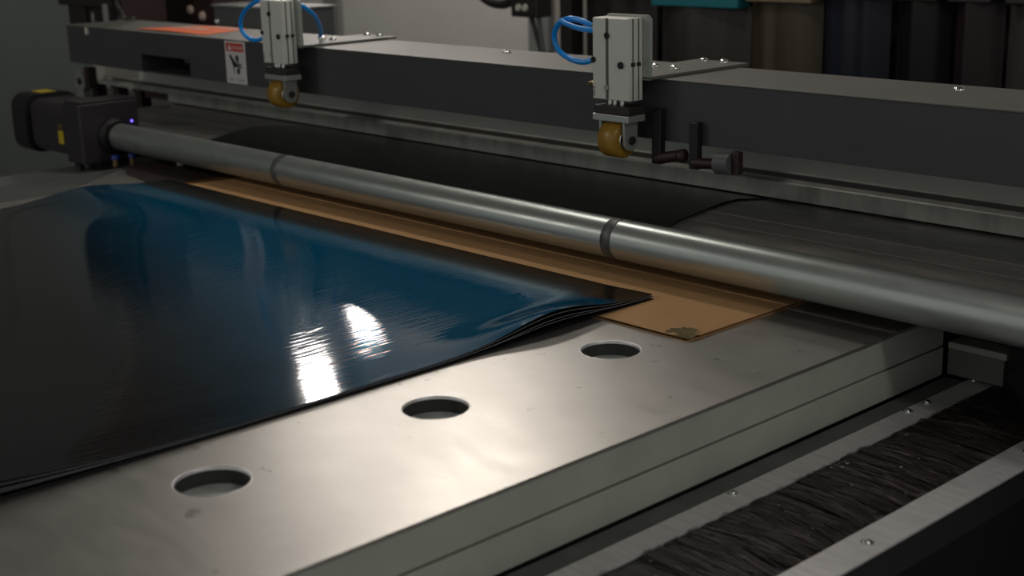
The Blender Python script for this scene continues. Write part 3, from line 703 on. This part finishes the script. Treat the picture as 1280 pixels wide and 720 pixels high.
for i, (xx, lb) in enumerate(((-4.638, 'small grey valve with dark cap, the left one of a pair on the beam end'), (-4.572, 'small grey valve with dark cap, the right one of a pair on the beam end'))):
    v = thing('small_valve', lb, 'valve', (xx, 2.40, 0.335))
    obj('valve_body', MB().cyl((xx, 2.405, 0.3385), (xx, 2.405, 0.362), 0.017, 16), 'post_grey', v)
    obj('valve_cap', MB().lathe((xx, 2.405, 0.362), (0, 0, 1), [(0, 0.019), (0.008, 0.019), (0.012, 0.010)], 16), 'dark_box', v)
obj('valve_shelf', MB().box(-4.70, -4.53, 2.3805, 2.43, 0.325, 0.338), 'post_grey', ct)
dc = thing('drive_casing', 'dark brown machine casing behind the orange sheet', 'machine', (-4.8, 2.8, 0.28))
obj('casing_body', MB().prism([(-5.06, 0.16), (-5.04, 0.40), (-5.02, 0.52), (-4.585, 0.52), (-4.585, 0.16)], 'y', 2.75, 2.95), 'maroon_dark', dc)
for xx, zz in ((-4.747, 0.371), (-4.662, 0.350), (-4.70, 0.43)):
    obj('casing_knob', MB().lathe((xx, 2.75, zz), (0, -1, 0), [(0, 0.018), (0.010, 0.016), (0.014, 0.008)], 14), 'stripe_pale', dc)
gx = thing('terminal_box', 'grey terminal box with a bright bolt behind the farther cylinder', 'box', (-4.4, 2.8, 0.28))
obj('box_body', MB().box(-4.580, -4.10, 2.745, 2.95, 0.20, 0.388, 0.006), 'box_grey', gx)
obj('box_lid', MB().box(-4.585, -4.09, 2.74, 2.955, 0.389, 0.396, 0.002), 'post_grey', gx)
obj('bolt', MB().lathe((-4.556, 2.745, 0.334), (0, -1, 0), [(0, 0.013), (0.008, 0.012), (0.012, 0.006)], 14), 'chrome', gx)
for t_, x0, x1, y0, y1 in ((dc, -5.0, -4.64, 2.78, 2.93), (gx, -4.5, -4.2, 2.78, 2.93)):
    obj('pedestal', MB().box(x0, x1, y0, y1, FL, 0.16 if t_ is dc else 0.20), 'dark_box', t_)
# black grommet near the left hose
# ------------------------------------------------------------------ background, middle
pil = thing('pillar', 'pale round-edged pillar before the back wall, left of the hanging sheets', 'pillar', (-4.48, 4.4, FL))
obj('shaft', MB().box(-4.632, -4.50, 4.40, 4.59, FL, 4.199, 0.012), 'post_grey', pil)
obj('shaft_half', MB().lathe((-4.415, 4.48, FL), (0, 0, 1), [(0, 0.085), (5.099, 0.085)], 32), 'pillar', pil)
hd = thing('hanging_device', 'dark device with two cables hanging in front of the back wall', 'device', (-3.78, 3.6, 0.38))
obj('device_body', MB().box(-3.845, -3.705, 3.57, 3.65, 0.322, 0.52, 0.006), 'dark_box', hd)
obj('device_arm', MB().tube([(-3.84, 3.6, 0.40), (-3.90, 3.6, 0.368), (-3.99, 3.6, 0.372), (-4.06, 3.6, 0.41)], 0.020, 10), 'dark_box', hd)
for xx in (-3.80, -3.765):
    obj('device_screw', MB().lathe((xx, 3.57, 0.357), (0, -1, 0), [(0, 0.014), (0.008, 0.012)], 12), 'fitting_white', hd)
obj('cable', MB().tube([(-3.765, 3.6, 0.322), (-3.745, 3.6, 0.27), (-3.715, 3.6, 0.19), (-3.70, 3.6, 0.10), (-3.70, 3.6, -0.05)], 0.009, 8), 'dark_box', hd)
obj('cable', MB().tube([(-3.725, 3.6, 0.322), (-3.715, 3.6, 0.25), (-3.70, 3.6, 0.17), (-3.68, 3.6, 0.05)], 0.009, 8), 'box_grey', hd)
obj('hanger', MB().box(-3.79, -3.76, 3.60, 3.63, 0.52, 4.199), 'dark_box', hd)

# ------------------------------------------------------------------ background, right: sheets hung from a rack
rk = thing('sheet_rack', 'dark rack whose rail carries the hanging sheets', 'rack', (-2.4, 3.64, FL))
obj('rack_rail', MB().box(-3.60, -1.2, 3.60, 3.66, 0.50, 0.56), 'dark_box', rk)
for xx in (-3.585, -1.215): obj('rack_upright', MB().box(xx - 0.03, xx + 0.03, 3.60, 3.66, FL, 0.50), 'dark_box', rk)
obj('gap_dark_panel', MB().box(-3.56, -1.24, 3.74, 3.76, FL + 0.1, 0.55), 'void', rk)  # black panel added to keep the gaps between the sheets dark
def hang(x0, x1, mat, label, cap, seed, ztop, zcap):
    r_ = random.Random(seed); t = thing('hanging_sheet', label, 'sheet', ((x0 + x1) / 2, 3.62, -0.7), 'sheets hung on the rack')
    ph = [r_.random() * 6 for _ in range(3)]; n_ = 40; vs = []
    def yo(u): return 3.594 - 0.05 * math.sin(PI * u) - 0.010 * math.sin(7 * u + ph[0]) - 0.0025 * math.sin(19 * u + ph[1])
    for dy in (0, 0.003):
        for z in (-0.70, ztop):
            for i in range(n_ + 1):
                u = i / n_; vs.append((x0 + (x1 - x0) * u, yo(u) + dy, z))
    q_ = n_ + 1; fs = [(i, i + 1, q_ + i + 1, q_ + i) for i in range(n_)] + [(2 * q_ + i, 3 * q_ + i, 3 * q_ + i + 1, 2 * q_ + i + 1) for i in range(n_)]
    m_ = MB().add(vs, fs, True)
    m_.add(vs, [(i, 2 * q_ + i, 2 * q_ + i + 1, i + 1) for i in range(n_)] + [(q_ + i, q_ + i + 1, 3 * q_ + i + 1, 3 * q_ + i) for i in range(n_)] + [(0, q_, 3 * q_, 2 * q_), (n_, 2 * q_ + n_, 3 * q_ + n_, q_ + n_)])
    obj('hanging_film', m_, mat, t)
    if cap:
        obj('clamp_bar', MB().box(x0 + 0.01, x1 - 0.01, 3.53, 3.598, zcap, zcap + 0.06, 0.004), cap, t)
        obj('hook', MB().tube([((x0 + x1) / 2, 3.57, zcap + 0.06), ((x0 + x1) / 2, 3.575, 0.53), ((x0 + x1) / 2, 3.60, 0.572), ((x0 + x1) / 2, 3.64, 0.567)], 0.006, 8), 'chrome', t)
    return t
hang(-3.470, -3.135, 'hang_brown', 'dark brown hanging sheet beside the nearer cylinder', 'dark_box', 1, 0.42, 0.42)
hang(-3.125, -2.745, 'hang_taupe', 'taupe hanging sheet with a teal clamp bar', 'teal', 2, 0.392, 0.388)
hang(-2.735, -2.470, 'hang_olive', 'olive brown hanging sheet with tan streaks', 'tan_cap', 3, 0.414, 0.412)
hang(-2.460, -2.235, 'hang_blue', 'dark navy blue hanging sheet', 'dark_box', 4, 0.43, 0.43)
hang(-2.225, -2.050, 'hang_black', 'black hanging sheet between the navy and purple ones', 'dark_box', 5, 0.43, 0.43)
hang(-2.040, -1.890, 'hang_purple', 'purplish dark hanging sheet second from the right', 'dark_box', 6, 0.43, 0.43)
hang(-1.870, -1.500, 'hang_grey', 'greyish hanging sheet at the right end of the rack', 'dark_box', 8, 0.43, 0.43)

# ------------------------------------------------------------------ lint and specks
rl = random.Random(21)
def speck(mb_, x, y, z, s):
    vs = [(x + s * rl.uniform(-1, 1), y + s * rl.uniform(-1, 1), z + s * rl.uniform(0, .8)) for _ in range(5)]
    mb_.add(vs, [(0, 1, 2), (1, 2, 3), (2, 3, 4), (0, 2, 4), (0, 1, 3)])
lint = MB()
for _ in range(26): speck(lint, rl.uniform(-1.11, -0.96), rl.uniform(1.2, 1.95), GZ + 0.006, rl.uniform(.0008, .0020))
for _ in range(26): speck(lint, rl.uniform(-1.185, -1.165), rl.uniform(1.5, 2.0), GZ - 0.0055, rl.uniform(.0008, .0016))
for _ in range(8): speck(lint, -1.085 + rl.uniform(-.008, .008), 1.66 + rl.uniform(-.02, .02), GZ + 0.008, .0022)
o = obj('lint', lint, 'white_bits', kind='stuff', fixn=False); tag(o, 'tiny white lint specks scattered over the brush gutter', 'lint')
lint2 = MB()
for _ in range(4): speck(lint2, -1.246 + rl.uniform(-.003, .003), 1.657 + rl.uniform(-.003, .003), 0.0004, .003)
for _ in range(14): speck(lint2, rl.uniform(-1.40, -1.21), rl.uniform(1.6, 1.84), 0.0004, rl.uniform(.0006, .0012))
o = obj('lint', lint2, 'white_bits', kind='stuff', fixn=False); tag(o, 'tiny white lint specks on the right corner of the bed', 'lint')

# ------------------------------------------------------------------ ceiling lamps and added fill lamps
for i, (x_, y_, z_, st, r_) in enumerate(LAMPS):
    lm = thing('hall_or_fill_lamp', ['round ceiling lamp nearest the back wall', 'round ceiling lamp second from the back wall', 'round ceiling lamp third from the back wall', 'round ceiling lamp above the roller', 'round fill lamp added to the right of the brush gutter', 'round fill lamp added on the near side of the bed'][i], 'lamp', (x_, y_, z_), 'hall ceiling lamps')
    prof = [(r_ * (1 - math.cos(a * PI / 18)), max(0.004, r_ * math.sin(a * PI / 18))) for a in range(0, 17)]
    obj('lamp_globe', MB().lathe((x_, y_, z_ - r_), (0, 0, 1), prof, 28), emit('lamp_light', (1.0, 0.93, 0.86, 1), st), lm)
    obj('lamp_cap', MB().lathe((x_, y_, z_ + r_ * 0.93), (0, 0, 1), [(0, r_ * .45), (0.03, r_ * .45), (0.06, r_ * .3), (0.09, 0.02)], 28), 'dark_box', lm)
    obj('lamp_cord', MB().cyl((x_, y_, z_ + r_ * 0.93 + 0.09), (x_, y_, 4.199), 0.008, 8), 'rubber', lm)
